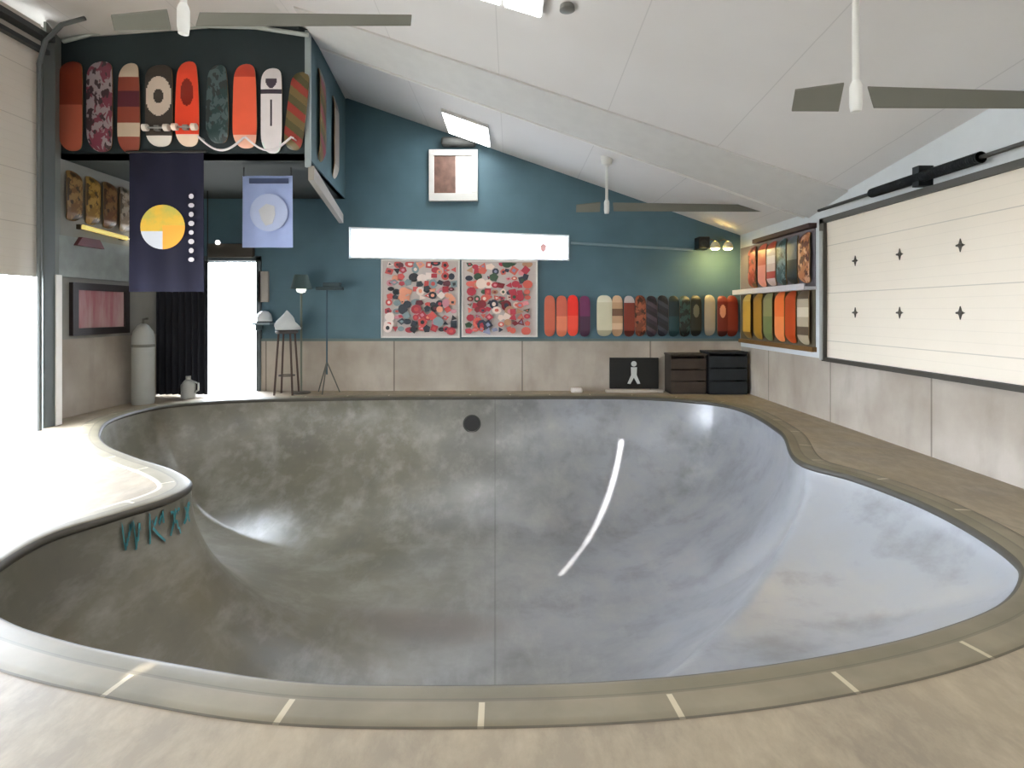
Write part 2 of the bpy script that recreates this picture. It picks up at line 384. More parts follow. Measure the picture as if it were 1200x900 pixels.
# right wall
cr = CH-.57
m = MB(); m.box((XR, YF, 0), (XR+.25, YB+.25, cr)); w = m.build('wall_right', M_conc); struct(w, 'right side wall with concrete curb and pale upper wall', 'wall')
m = MB(); gy0, gy1, gzt = .6, 6.5, CH+1.06
Yq = [YF, .6, 2, 3, 4, 5, 6, 6.5]
m.box((XR, YF, cr), (XR+.25, gy0, gzt)); m.box((XR, gy1, cr), (XR+.25, YB+.25, gzt))
ysr = [YF, 2, 3, 4, 5, 6, 6.9, YB+.25]
tv = [(XR+o, y, z) for o in (0, .25) for y in ysr for z in (gzt, eave(y)+.01)]
k = 2*len(ysr); m.add(tv, [(2*i, 2*i+1, 2*i+3, 2*i+2) for i in range(len(ysr)-1)]+[(k+2*i, k+2*i+2, k+2*i+3, k+2*i+1) for i in range(len(ysr)-1)]+[(2*i, 2*i+2, k+2*i+2, k+2*i) for i in range(len(ysr)-1)])
m.build('upper_wall', mat('cdd2d4', .8), w)
# right garage door, closed above the curb
gd = empty('garage_door', (XR+.05, 3.5, cr), 'closed cream sectional garage door above the right concrete curb', 'garage door')
def P(o, par):  # parent while keeping the world position
    o.parent = par; o.matrix_parent_inverse = Matrix.Translation(-Vector(par.location)); return o
m = MB(); m.box((XR-.02, gy0, cr+.03), (XR+.06, gy1, gzt)); P(m.build('door_panel', door_mat('e6dccb', .56, .17)), gd)
m = MB(); m.box((XR-.06, gy1-.03, cr), (XR+.03, gy1+.06, gzt+.05)); m.box((XR-.06, gy0, gzt-.01), (XR+.03, gy1+.06, gzt+.05)); P(m.build('door_frame', mat('4b4943', .6)), gd)
m = MB(); m.box((XR-.05, gy0, cr-.02), (XR+.05, gy1+.03, cr+.025)); P(m.build('bottom_seal', mat('3c3831', .7)), gd)
m = MB(); m.tube([(XR-.1, gy0, CH+1.2), (XR-.1, gy1, CH+1.2)], .018); P(m.build('torsion_shaft', mat('4a4a48', .4, .5), smooth=True), gd)
m = MB(); pts = []; m.tube([(XR-.1, 4.25, CH+1.2), (XR-.1, 5.55, CH+1.2)], .042, 14)
for i in range(60):
    y = 4.25+i*1.3/60; m.lathe([], 3) if 0 else m.tube([(XR-.1, y, CH+1.2), (XR-.1, y+.009, CH+1.2)], .048, 14)
P(m.build('torsion_spring', mat('1d2224', .4, .4), smooth=True), gd)
m = MB(); m.box((XR-.13, 4.86, CH+1.12), (XR, 4.94, CH+1.3)); P(m.build('spring_bracket', mat('1d2224', .5, .4)), gd)
for y in (5.93, 5.25, 4.54, 3.83, 3.1, 2.4):
    for z in (CH+.55, CH-.012):
        m = MB(); c = Vector((XR-.028, y, z)); s = .045
        m.prism([c+Vector((0, math.cos(k*PI/4)*(s if k % 2 == 0 else s*.45), math.sin(k*PI/4)*(s*1.25 if k % 2 == 0 else s*.45))) for k in range(8)], (.012, 0, 0))
        m.tube([(XR-.032, y-.03, z), (XR-.032, y+.03, z)], .009, 8)
        P(m.build('hinge', mat('4a453c', .5, .4)), gd)
m = MB(); m.tube([(XR-.1, gy1-.05, cr), (XR-.1, gy1-.05, CH+.95)], .02, 8); P(m.build('guide_rail', mat('a7a9a8', .4, .4)), gd)

# left wall: opening for the rolled-up garage door
oy0, oy1, ozt = 1.9, 6.08, CH+3.05; oyw = 6.56; LY_ = 6.56
m = MB(); m.box((XL-.25, oyw, 0), (XL, YB+.25, .96)); m.box((XL-.25, YF, 0), (XL, oy0, .96))
w = m.build('wall_left', M_conc); struct(w, 'left wall with concrete base around the open garage doorway', 'wall')
m = MB(); m.box((XL-.2, oyw, .96), (XL, YB+.25, LZ+.01)); m.box((XL-.2, YF, .96), (XL, oy0, LZ+.01)); m.box((XL-.2, oy0, ozt), (XL, oyw, LZ+.01))
m.build('upper_wall', mat('8d8b84', .8), w)
lgd = empty('garage_door', (-5.25, 4, 1.68), 'half-raised pale garage door over the bright left opening', 'garage door')
for i in range(5):
    z0 = 1.68+i*.56; m = MB(); m.box((-5.28, oy0-.1, z0), (-5.23, oy1-.02, z0+.56)); P(m.build('door_panel', door_mat('c9c4bb', .56, -1.68+.56*3)), lgd)
    for y in (5.35, 4.6, 3.8, 3.0):
        m = MB(); m.box((-5.232, y-.03, z0+.5), (-5.21, y+.03, z0+.6)); m.tube([(-5.21, y-.05, z0+.552), (-5.21, y+.05, z0+.552)], .014, 8); P(m.build('hinge', mat('5c5144', .5, .4)), lgd)
for dz in (0,):
    m = MB(); m.tube([(-5.16, oy1-.12, 0), (-5.16, oy1-.12, CH+2.7)]+[(-5.16+.5*(1-math.cos(a)), oy1-.12, CH+2.7+.5*math.sin(a)) for a in (PI/6, PI/3, PI/2)], .024, 8)
    P(m.build('guide_rail', mat('5a5f60', .4, .4), smooth=True), lgd)
m = MB(); m.box((-5.4, oy0-.1, CH+3.0), (-5.1, oy1+.02, CH+3.06)); m.box((-5.36, oy0-.1, CH+2.86), (-5.16, oy1+.02, CH+2.91)); P(m.build('header_rail', mat('3c4041', .5, .3)), lgd)
m = MB(); m.box((-5.28, oy1-.02, 0), (-5.2, oy1+.14, CH+3.1)); struct(m.build('trim_2', mat('565c5b', .6), bevel=.005), 'dark grey post at the edge of the left opening', 'trim')
m = MB(); m.box((-5.27, oy1+.14, 0), (-5.19, oy1+.22, CH+.42)); struct(m.build('trim_3', mat('e9e6e2', .5)), 'white strip beside the dark door post', 'trim')
m = MB(); m.prism([(-5.3, oy1+.1, 0), (XL-.02, LY_+.02, 0), (XL-.02, LY_+.02, LZ-.02), (-5.3, oy1+.1, LZ-.02)], (.03, 0, 0)); struct(m.build('trim_4', mat('6e716c', .6)), 'grey return panel between the door post and the loft', 'trim')
# wall behind the photographer, with an unseen slot shaped to throw the sun crescent
m = MB()
def rear(x0, x1, z0, z1=None):
    top = [(x, YF, (z1 if z1 else ceil_z(min(max(x, XL), XR), YF)+.01)) for x in ([x1]+([RX] if x0 < RX < x1 and not z1 else [])+[x0])]
    m.prism([(x0, YF, z0), (x1, YF, z0)]+top, (0, -.2, 0))
SX0, SX1, SZ0, SZ1 = -3.47, -3.32, 1.66, 3.6
rear(XL-.25, SX0, 0); rear(SX1, XR+.25, 0); rear(SX0, SX1, SZ1); rear(SX0, SX1, 0, SZ0)
struct(m.build('wall_front', mat('b9b4aa', .8)), 'wall behind the viewer with one narrow upright slot added for the sun crescent', 'wall')

# doorway frame
m = MB(); m.box((dx0-.07, YB-.03, 0), (dx0, YB+.26, dzt+.07)); m.box((dx1, YB-.03, 0), (dx1+.07, YB+.26, dzt+.07)); m.box((dx0-.07, YB-.03, dzt), (dx1+.07, YB+.26, dzt+.08))
struct(m.build('door_1', mat('4b5558', .6)), 'grey frame of the bright open back doorway', 'door')

# outside ground
m = MB(); m.box((-40, -40, -.12), (40, 40, -.10))
bmh = m
m = MB()
for a, b in (((-40, -40), (XL-.25, 40)), ((XR+.25, -40), (40, 40)), ((XL-.25, -40), (XR+.25, YF)), ((XL-.25, YB+.25), (XR+.25, 40))):
    m.box((a[0], a[1], -.12), (b[0], b[1], -.02))
struct(m.build('ground', mat('b4afa5', .8, noise=.1, scale=.4)), 'pale pavement outside the building', 'ground')

m = MB(); m.box((-9.5, .9, -.02), (XL-.25, 1.1, 4.6)); struct(m.build('sun_block_wall', mat('b9b4aa', .8)), 'pale unseen wall added outside to block sun from the left opening', 'wall')  # unseen wall put in to keep direct sun out of the left door
# ------------------------------------------------------------------ loft box over the back left corner
LY = 6.6; lz = CH+(365-186)/F*LY; lx = -2.45
lf = empty('storage_loft', (-4, LY, lz), 'dark teal loft box overhanging the back left corner', 'loft')
m = MB(); m.prism([(XL, LY, lz), (lx, LY, lz), (lx, LY, ceil_z(lx, LY)-.01), (RX, LY, RZ-.01), (XL, LY, LZ-.01)], (0, .08, 0)); P(m.build('front_face', mat('1e2b2f', .7, noise=.12, scale=2)), lf)
m = MB(); m.prism([(lx, LY+.08, lz), (lx-.28, YB-.01, lz), (lx-.28, YB-.01, ceil_z(lx-.28, YB)-.01), (lx, LY+.08, ceil_z(lx, LY)-.01)], (-.08, 0, 0)); P(m.build('side_face', mat('3a5359', .7, noise=.12, scale=2)), lf)
m = MB(); m.prism([(XL, LY, lz), (lx-.02, LY, lz), (lx-.3, YB-.01, lz), (XL, YB-.01, lz)], (0, 0, .06)); P(m.build('underside', mat('2c3130', .8)), lf)
m = MB(); m.box((lx-.05, LY-.012, lz-.1), (lx+.015, LY+.03, ceil_z(lx, LY)-.02)); P(m.build('corner_trim', mat('8f9a9b', .5)), lf)
m = MB(); m.tube([(XL+.05, LY-.03, LZ-.05), (-4.8, LY-.03, RZ-.1), (-3.9, LY-.03, RZ-.06), (-3.1, LY-.03, RZ-.08), (lx, LY-.03, ceil_z(lx, LY)-.09)], .026); P(m.build('top_rail', mat('aab0ac', .5), smooth=True), lf)
a = Vector(at(366, 206, LY)); b = Vector(at(401, 258, YB-.06)); m = MB()
m.prism([a+Vector((-.05, 0, .12)), b+Vector((-.05, 0, .09)), b+Vector((-.05, 0, -.05)), a+Vector((-.05, 0, -.05))], (.07, 0, 0)); P(m.build('brace', mat('8e8880', .6)), lf)

# ------------------------------------------------------------------ skateboard decks
def PAT(k):
    return {
     'plain': lambda u, v: 0,
     'oval': lambda u, v: 1 if (u/.55)**2+((v-.55)/.2)**2 < 1 and (u/.3)**2+((v-.55)/.12)**2 > 1 else (2 if v > .86 else 0),
     'ring': lambda u, v: 1 if .35 < math.hypot(u, (v-.6)*4) < .95 else (2 if v < .12 else 0),
     'dot': lambda u, v: 1 if math.hypot(u/.7, (v-.62)*5) < .8 else (2 if v < .13 else 0),
     'bands': lambda u, v: [0, 1, 0, 2, 0, 1][int(v*5.99)],
     'patch': lambda u, v: (0, 1, 2, 0, 1)[int(abs(math.sin(u*3.1+v*11.3+math.sin(v*17)*1.7))*4.99)],
     'skull': lambda u, v: 1 if (math.hypot(u, (v-.84)*6) < .55 or abs(u) < .12 and .3 < v < .62) and v > .2 and not (v > .86) or (.68 < v < .73) else (0 if v > .12 or abs(u) < .8 else 2),
     'diag': lambda u, v: int((u*.25+v*3.2) % 1*2.99),
     'half': lambda u, v: 0 if v > .5 else 1,
     'tip': lambda u, v: 1 if v > .84 else (2 if v < .15 else 0),
    }[k]
def camo(cols):
    n = N('mottled_deck_print', .4); x, y, z = n.xyz(); a = n.noise(9, 3, sc=(1.3, 1, .8), dist=.6); b = n.noise(14, 2, sc=(1, 1, .6))
    c = n.mix(n.rng(a, .49, .51), rgb(cols[0]), rgb(cols[1])); c = n.mix(n.rng(b, .56, .58), c, rgb(cols[2])); n.col(c); return n.m
def deck_mesh(L, W, cols, pat, taper=0.0):
    nu, nv = (22, 110) if pat in ('ring', 'dot', 'skull', 'oval', 'diag') else (10, 44); m = MB(); f = PAT('plain' if pat == 'patch' else pat)
    def pt(i, j, back):
        v = .5-.5*math.cos(PI*j/nv); u = -1+2*i/nu; t = 2*v-1
        hw = W/2*(max(0, 1-abs(t)**7))**.42*(1-taper*(v-.2)**2*1.2)
        if j in (0, nv): hw = W*.02
        curl = max(0, abs(t)-.66)/.34; y = -.055+.05*curl**1.6+.006*u*u+(.011 if back else 0)
        return (u*hw, y, v*L)
    for bk in (0, 1):
        o = len(m.v); m.v += [pt(i, j, bk) for j in range(nv+1) for i in range(nu+1)]
        for j in range(nv):
            for i in range(nu):
                u = -1+2*(i+.5)/nu; v = .5-.5*math.cos(PI*(j+.5)/nv)
                m.f.append((o+j*(nu+1)+i, o+j*(nu+1)+i+1, o+(j+1)*(nu+1)+i+1, o+(j+1)*(nu+1)+i)); m.mi.append(3 if bk else f(u, v))
    k = (nu+1)*(nv+1); lp = [j*(nu+1) for j in range(nv+1)]+[j*(nu+1)+nu for j in range(nv, -1, -1)]
    for a_, b_ in zip(lp, lp[1:]+lp[:1]): m.f.append((a_, b_, b_+k, a_+k)); m.mi.append(3)
    me = m.build('skateboard_deck', ([camo(cols)]*3 if pat == 'patch' else [mat(c, .38) for c in cols])+[mat('8a6a45', .6)], smooth=True)
    return me
def deck(loc, rz, L, W, cols, pat, label, group, taper=0, tilt=0, wheels=None, bolts=True):
    d = deck_mesh(L, W, cols, pat, taper); d.location = loc; d.rotation_euler = (0, tilt, rz)
    tag(d, label, 'skateboard deck', group)
    m = MB(); m.box((-.012, -.046, L*.5-.02), (.012, -.001, L*.5+.02)); m.build('wall_hook', mat('777572', .5, .4), d)
    if wheels:
        for zc in (.2,):
            m = MB(); m.tube([(-W*.42, -.1, zc*L), (W*.42, -.1, zc*L)], .012, 8); m.prism([(-.03, -.1, zc*L-.03), (.03, -.1, zc*L-.03), (.03, -.1, zc*L+.03), (-.03, -.1, zc*L+.03)], (0, .05, 0)); m.build('truck', mat('9d9d9b', .4, .6), d)
            for sx in (-1, 1):
                m = MB(); m.tube([(sx*W*.3, -.1, zc*L), (sx*W*.3+sx*.055, -.1, zc*L)], .042, 16); m.build('wheel', mat(wheels, .5), d, smooth=True)
    return d
G1 = 'large decks hung on the loft front'
loft = [ # x, top y, bottom y, width px, colours, pattern, label, taper, tilt
 (86, 72, 177, 30, ('8a3a26', 'b8604a', '3a241c'), 'half', 'rust-red and brown deck at the far left of the loft', 0, 0, None),
 (120, 72, 178, 32, ('7a3848', '9a8f92', '3b2a30'), 'patch', 'maroon and grey mottled deck, second from the left on the loft', 0, 0, None),
 (154, 74, 180, 28, ('8e4434', 'c9b6a0', '5a2530'), 'bands', 'brick-red deck with a cream spot left of the white-oval deck', .2, 0, None),
 (189, 76, 172, 34, ('3e3630', 'd0bfb0', 'e9e2da'), 'ring', 'dark deck with a big cream oval ring on the loft', 0, 0, 'ece4da'),
 (222, 72, 172, 30, ('f04a2c', '8a1f12', 'f2d8c0'), 'dot', 'bright orange-red deck with a small dark centre spot', .3, 0, 'f1dccb'),
 (257, 76, 168, 28, ('1f3a3a', '46585a', '2a2f30'), 'patch', 'dark teal-black deck between the two orange decks', .3, 0, None),
 (289, 75, 174, 30, ('ee6242', 'c8402c', 'f0b49c'), 'tip', 'coral-orange deck left of the white patterned deck', .2, 0, None),
 (320, 80, 180, 26, ('e6dfe0', '3d3340', 'd8e6de'), 'skull', 'white deck with black bone-like markings', 0, 0, None),
 (344, 84, 176, 24, ('6b5a34', '8e2f26', '4d4a2a'), 'diag', 'tilted olive-brown and red deck next to the loft corner', .1, .12, None)]
for x, t, b, wpx, cols, pat, lab, tp, tl, wh in loft:
    X, Y, zt = at(x, t, LY-.001); zb = at(x, b, LY-.001)[2]
    deck((X, LY-.001, zb), 0, zt-zb, wpx/F*LY*.94, cols, pat, lab, G1, tp, tl, wh)
G2 = 'skateboard decks in a row along the back wall'
row = [(644, 'c4634a', 'b0543f', 'a0442f', 'plain', 'dull salmon deck beside the sticker boards'), (658, 'c9624c', 'e08060', '9a3325', 'half', 'salmon-orange deck left of the bright red deck'),
 (671, 'e8281c', 'f0503c', '8a1511', 'half', 'bright red deck in the back-wall row'), (685, '6e2a55', '46283f', '8d5a80', 'half', 'purple and plum deck right of the bright red one'),
 (708, 'cdc8ac', 'ddd9c4', 'b3ad90', 'tip', 'wide cream-white deck in the back-wall row'), (723, 'b79472', 'cfae8c', '6d4d36', 'bands', 'light tan deck right of the cream deck'),
 (737, '7b2f20', 'b9b0ae', '4f1c14', 'tip', 'dark red deck with a pale grey tip'), (750, '6e3a26', '9a5438', '3d2118', 'patch', 'reddish brown mottled deck left of the black decks'),
 (763, '2c2430', '4a3f48', '1b1a20', 'diag', 'black deck with grey diagonal streaks, leftmost of the dark ones'), (776, '1c2028', '3a3c44', '14161a', 'diag', 'near-black deck with faint slanting lines'),
 (789, '12262a', '1c3c40', '0e1516', 'half', 'black and deep teal deck'), (802, '1a221e', '2f4a44', '111412', 'patch', 'black deck with murky green mottling'),
 (815, '1e2118', '6b6a58', '131510', 'dot', 'black deck with a small olive-grey dot, rightmost of the dark ones'),
 (831, '9a8f7c', 'b3a894', '6a6152', 'plain', 'beige deck between the black decks and the corner'), (846, '6a231a', 'c98a6a', '40150f', 'dot', 'dark red deck with a pale spot near the right corner'),
 (859, '7b2a1a', '542018', '38120c', 'plain', 'brownish red deck at the right corner of the back wall')]
for x, a_, b_, c_, pat, lab in row:
    X, Y, zt = at(x, 346, YB); zb = at(x, 394, YB)[2]
    wd = .21 if x != 708 else .3
    deck((X if x < 859 else 3.6, YB+.012, zb+random.uniform(-.01, .01)), 0, zt-zb, wd*.84, (a_, b_, c_), pat, lab, G2, 0, 0, None, bolts=False)
G3 = 'lower decks on the right wall'
low = [(880, 'c9a040', 'dcbc60', '7d5c1e', 'tip', 'mustard yellow deck, nearest the corner in the lower right row'), (893, 'a37a2a', '8c6a22', '5d4414', 'plain', 'ochre brown deck in the lower right row'),
 (905, '8d8a5c', '6f7a4c', '5a5c34', 'half', 'khaki green deck left of the orange deck'), (919, 'ea7434', 'f08c50', 'b24a18', 'half', 'bright orange deck in the lower right row'),
 (932, 'b8481c', '8a3414', '5d220e', 'plain', 'burnt orange deck right of the bright orange one'), (947, 'b3a58a', '5a4a38', 'd6cbb4', 'bands', 'cream and brown striped deck beside the garage door')]
for x, a_, b_, c_, pat, lab in low:
    Y = F*XR/(x-CX); deck((XR-.02, Y, CH-.42), -PI/2, .7, .27, (a_, b_, c_), pat, lab, G3, 0, 0, None, bolts=False)
G4 = 'upper decks on the right wall'
upp = [(886, '7a3028', '9c5048', '40201c', 'patch', 'dusky red deck nearest the corner lamp'), (898, 'c4604c', 'd88c80', '8a2e28', 'half', 'pinkish red deck in the upper right row'),
 (909, 'c9b4b0', 'a83c34', 'e0d4d0', 'bands', 'white deck with red bands in the upper right row'), (921, '35545a', '6a8288', '1c3034', 'patch', 'teal and grey deck in the upper right row'),
 (934, '5c6468', '20282c', '8e9698', 'half', 'grey and black deck in the upper right row'), (948, 'b3744c', '5a2a20', 'd0a080', 'patch', 'orange-brown deck at the near end of the upper right row')]
for x, a_, b_, c_, pat, lab in upp:
    Y = F*XR/(x-CX); deck((XR-.02, Y, CH+.36), -PI/2, .64, .26, (a_, b_, c_), pat, lab, G4, 0, 0, None, bolts=False)
m = MB(); m.box((XR-.16, 6.72, CH+.27), (XR, YB-.05, CH+.31)); m.box((XR-.16, 6.72, CH+.31), (XR-.145, YB-.05, CH+.345))
tag(m.build('wall_shelf', mat('c6c3c6', .5)), 'pale ledge shelf between the two deck rows on the right wall', 'shelf')
m = MB(); m.box((XR-.012, 6.74, CH+.31), (XR, YB-.02, CH+1.03)); struct(m.build('trim_5', mat('6d666c', .7, noise=.1, scale=3)), 'grey-mauve board behind the upper decks on the right wall', 'board')
m = MB(); m.box((XR-.012, 6.74, CH-.44), (XR, YB-.02, CH+.27)); struct(m.build('trim_6', mat('5f5644', .7, noise=.1, scale=3)), 'brown board behind the lower decks on the right wall', 'board')
m = MB(); m.box((XR-.1, 6.72, CH+1.03), (XR, 8.3, CH+1.09))
tag(m.build('display_rail', mat('3c2624', .6)), 'dark rail above the upper deck row on the right wall', 'rail')
m = MB(); m.box((XR-.06, 6.72, CH-.5), (XR, YB-.05, CH-.44)); tag(m.build('display_rail', mat('6b4c22', .6)), 'brown rail under the lower deck row on the right wall', 'rail')
# decks on the loft side face and on the left wall under the loft
def side_x(y): return lx-.28*(y-LY-.08)/(YB-LY-.09)
for y, cols, pat, lab in ((7.1, ('6b5a30', '7a3040', '3d4020'), 'diag', 'olive and maroon deck, front one on the loft side'), (8.0, ('8a8078', '4c3a34', 'a39a90'), 'tip', 'grey-brown deck, rear one on the loft side')):
    deck((side_x(y)+.002, y, CH+1.95), PI/2+math.atan(.28/2.35), 1.2, .32, cols, pat, lab, 'decks on the side of the loft', .1, 0, None)
for i, (y, cols, lab) in enumerate(((6.75, ('6e4a24', '8a6a3a', '3a2814'), 'brown deck under the loft, nearest the door post'), (7.05, ('8a6420', 'a8823a', '4a3412'), 'golden brown deck, second under the loft'),
        (7.35, ('6a3f1e', '7e5a30', '40260f'), 'chestnut brown deck, third under the loft'), (7.65, ('8c7a66', 'a89a88', '5a4c3c'), 'greyish tan deck under the loft beside the navy flag'))):
    deck((XL+.001, y, CH+1.12), PI/2, .62, .24, cols, 'patch', lab, 'brown decks on the left wall', 0, 0, None, bolts=False)
# yellow tube light below them
sc = empty('wall_light', (XL, 7.2, CH+1.06), 'horizontal pale yellow tube light with round end lamp on left wall', 'light')
m = MB(); m.tube([(XL+.07, 6.85, CH+1.06), (XL+.07, 7.62, CH+1.02)], .03, 12); P(m.build('tube', glow('e8d27a', .55, 'yellow_tube_glow'), smooth=True), sc)
m = MB(); m.lathe([(0, -.06), (.04, -.05), (.06, 0), (.04, .05), (0, .06)], 16, (XL+.09, 7.74, CH+1.02)); P(m.build('globe', glow('fff4d0', 2.0, 'globe_glow'), smooth=True), sc)
m = MB(); m.box((XL, 6.83, CH+1.03), (XL+.05, 6.9, CH+1.09)); m.box((XL, 7.56, CH+.99), (XL+.05, 7.64, CH+1.05)); P(m.build('bracket', mat('3a3020', .5)), sc)
m = MB(); m.box((XL, 6.35, CH+.42), (XL+.03, 7.75, CH+.92)); tag(m.build('backing_board', mat('8f9490', .7, noise=.15, scale=5)), 'grey board on the left wall under the yellow tube light', 'board')
m = MB(); m.prism([(XL+.03, 6.75, CH+.82), (XL+.03, 7.2, CH+.82), (XL+.03, 7.12, CH+.93), (XL+.03, 6.83, CH+.93)], (.05, 0, 0)); tag(m.build('sticker_plaque', mat('6a3a3c', .5)), 'small dark red plaque at the top of the grey board', 'plaque')
pf = empty('framed_picture', (XL, 7.15, CH-.24), 'dark framed pink picture above the left concrete base', 'picture')
def wall_frame(par, y0, y1, z0, z1, fw, mf, x=XL):
    m = MB(); m.box((x, y0, z0), (x+.05, y1, z0+fw)); m.box((x, y0, z1-fw), (x+.05, y1, z1)); m.box((x, y0, z0+fw), (x+.05, y0+fw, z1-fw)); m.box((x, y1-fw, z0+fw), (x+.05, y1, z1-fw)); P(m.build('frame', mf), par)
wall_frame(pf, 6.72, 7.72, CH-.3, CH+.36, .09, mat('2b2220', .5))
m = MB(); m.box((XL, 6.8, CH-.22), (XL+.025, 7.64, CH+.28)); 
n_ = N('pink_print', .5); cc = n_.mix(n_.rng(n_.noise(3, 4, sc=(1, 3, .5)), .35, .65), rgb('a5626a'), rgb('b99a94')); n_.col(cc); P(m.build('print', n_.m), pf)
m = MB(); m.box((XL, 6.36, CH-.25), (XL+.06, 6.47, CH+.3)); tag(m.build('white_plank', mat('c9c4be', .5), bevel=.01), 'pale upright plank beside the pink picture', 'plank')

# ------------------------------------------------------------------ flags
def cloth(name, x0, x1, z0, z1, y, m_, par, amp=.02, waves=3, nx=24, nz=24, off=0.0, thick=.006, parfun=None):
    mb = MB(); vs = []
    for s in (0, 1):
        for j in range(nz+1):
            for i in range(nx+1):
                u = i/nx; v = j/nz; yy = y+amp*math.sin(u*waves*2*PI+v*1.3)*(1-.4*v)+off+s*thick
                vs.append((x0+(x1-x0)*u, yy, z0+(z1-z0)*v))
    k = (nx+1)*(nz+1); fs = []
    for s in (0, 1):
        fs += [(s*k+j*(nx+1)+i, s*k+j*(nx+1)+i+1, s*k+(j+1)*(nx+1)+i+1, s*k+(j+1)*(nx+1)+i) for j in range(nz) for i in range(nx)]
    lp = list(range(nx+1))+[j*(nx+1)+nx for j in range(1, nz+1)]+[nz*(nx+1)+i for i in range(nx-1, -1, -1)]+[j*(nx+1) for j in range(nz-1, 0, -1)]
    fs += [(a, b, b+k, a+k) for a, b in zip(lp, lp[1:]+lp[:1])]
    mb.add(vs, fs); return P(mb.build(name, m_, smooth=True), par)
FY = LY-.04
xa, _, zt = at(151, 178, FY); xb, _, zb = at(239, 342, FY)
fg = empty('hanging_flag', (xa, FY, zt), 'long navy blue flag with yellow disc hanging below the loft', 'flag')
cloth('flag_cloth', xa, xb, zb, zt, FY, mat('0b0d28', .9, noise=.15, scale=3), fg, .015, 2.5)
dc = Vector(at(190.5, 266, FY-.022)); r = 26/F*FY
n_ = N('yellow_disc_print', .7); x_, y_, z_ = n_.xyz()
cc = n_.mix(n_.rng(n_.noise(6, 4), .4, .6), rgb('dcb440'), rgb('b9b050'))
cc = n_.mix(n_.math('MULTIPLY', n_.math('LESS_THAN', z_, dc.z-.05), n_.math('LESS_THAN', x_, dc.x-.0)), cc, rgb('c9cfdc'))
cc = n_.mix(n_.math('MULTIPLY', n_.math('LESS_THAN', z_, dc.z+.02), n_.math('GREATER_THAN', x_, dc.x+.0)), cc, rgb('eda63c')); n_.col(cc)
m = MB(); m.prism([dc+Vector((r*math.cos(2*PI*k/40), 0, r*math.sin(2*PI*k/40))) for k in range(40)], (0, .004, 0)); P(m.build('emblem_disc', n_.m), fg)
m = MB()
for i in range(8):                                # eight blurred pale characters down the flag's edge
    cz = Vector(at(224, 230+i*10.6, FY-.024)); w_, h_ = .03+.006*(i % 2), .032-.004*(i % 3 == 1)
    m.prism([(cz.x+w_*math.cos((k+.5)*PI/4), cz.y, cz.z+h_*math.sin((k+.5)*PI/4)) for k in range(8)], (0, .003, 0))
P(m.build('lettering', mat('c9c6cf', .7)), fg)
m = MB(); m.tube([(xa-.03, FY, zt), (xb+.03, FY, zt)], .014); P(m.build('flag_pole', mat('22211f', .5), smooth=True), fg)
FY2 = 7.0
xa, _, zt = at(284, 206, FY2); xb, _, zb = at(343, 290, FY2)
fg = empty('hanging_flag', (xa, FY2, zt), 'small light blue flag with pale round emblem below the loft', 'flag')
cloth('flag_cloth', xa, xb, zb, zt, FY2, mat('98a8d4', .8), fg, .012, 1.5)
dc = Vector(at(315, 249, FY2-.02)); r = 22/F*FY2
m = MB(); m.prism([dc+Vector((r*math.cos(2*PI*k/36), 0, r*math.sin(2*PI*k/36))) for k in range(36)], (0, .003, 0)); P(m.build('emblem_disc', mat('a6b2d2', .8)), fg)
m = MB(); dc = dc+Vector((-.01, -.004, -.03)); m.prism([dc+Vector((r*.55*math.cos(2*PI*k/7)*(1 if k % 2 else .7), 0, r*.6*math.sin(2*PI*k/7))) for k in range(7)], (0, .003, 0)); P(m.build('emblem_figure', mat('b4b6bc', .8)), fg)
xa2, _, za = at(292, 209, FY2-.022); xb2, _, zb2 = at(338, 215, FY2-.022)
m = MB(); m.box((xa2, FY2-.024, zb2), (xb2, FY2-.02, za)); P(m.build('lettering', mat('3f4a6a', .8)), fg)
for x_ in (xa+.02, xb-.02):
    m = MB(); m.tube([(x_, FY2, zt-.01), (x_, FY2, lz+.01)], .006, 6); P(m.build('cord', mat('2a2c30', .6)), fg)
# white garland cord at the foot of the decks
m = MB(); pts = []
for i in range(41):
    x = 232+i*(112/40); y = 160+16*abs(math.sin((x-232)/28*PI/2*1.02)); pts.append(at(x, y, LY-.13))
m.tube(pts, .013, 6); tag(m.build('cord_garland', mat('e4dde0', .5), smooth=True), 'white cord looping in scallops below the right-hand loft decks', 'cord')
hg = bpy.context.scene.objects.get('cord_garland')
for i in (0, 20, 40): m = MB(); m.tube([pts[i], (pts[i][0], LY, pts[i][2])], .008, 6); m.build('hook', mat('bbb7b7', .5), hg)

# ------------------------------------------------------------------ back wall things
def on_back(px, py, o=0): return at(px, py, YB-o)
def brect(m, x0, y0, x1, y1, f, b=0, mi=0):       # box on the back wall: pixel rect, f = front offset, b = back offset
    a = at(x0, y0, YB); c = at(x1, y1, YB); return m.box((a[0], YB-f, c[2]), (c[0], YB-b+.02, a[2]), mi)
wn = empty('window_1', (0, YB, 2.1), 'long narrow bright window across the teal wall', 'window'); wn['kind'] = 'structure'
pm = bpy.data.materials.new('frosted_pane'); pm.use_nodes = True; nt_ = pm.node_tree; nt_.nodes.clear()
o_ = nt_.nodes.new('ShaderNodeOutputMaterial'); mx = nt_.nodes.new('ShaderNodeMixShader'); tr = nt_.nodes.new('ShaderNodeBsdfTransparent'); tl = nt_.nodes.new('ShaderNodeBsdfTranslucent')
tr.inputs[0].default_value = (.55, .57, .6, 1); tl.inputs[0].default_value = (.8, .82, .85, 1); mx.inputs[0].default_value = .5
nt_.links.new(tr.outputs[0], mx.inputs[1]); nt_.links.new(tl.outputs[0], mx.inputs[2]); nt_.links.new(mx.outputs[0], o_.inputs[0])
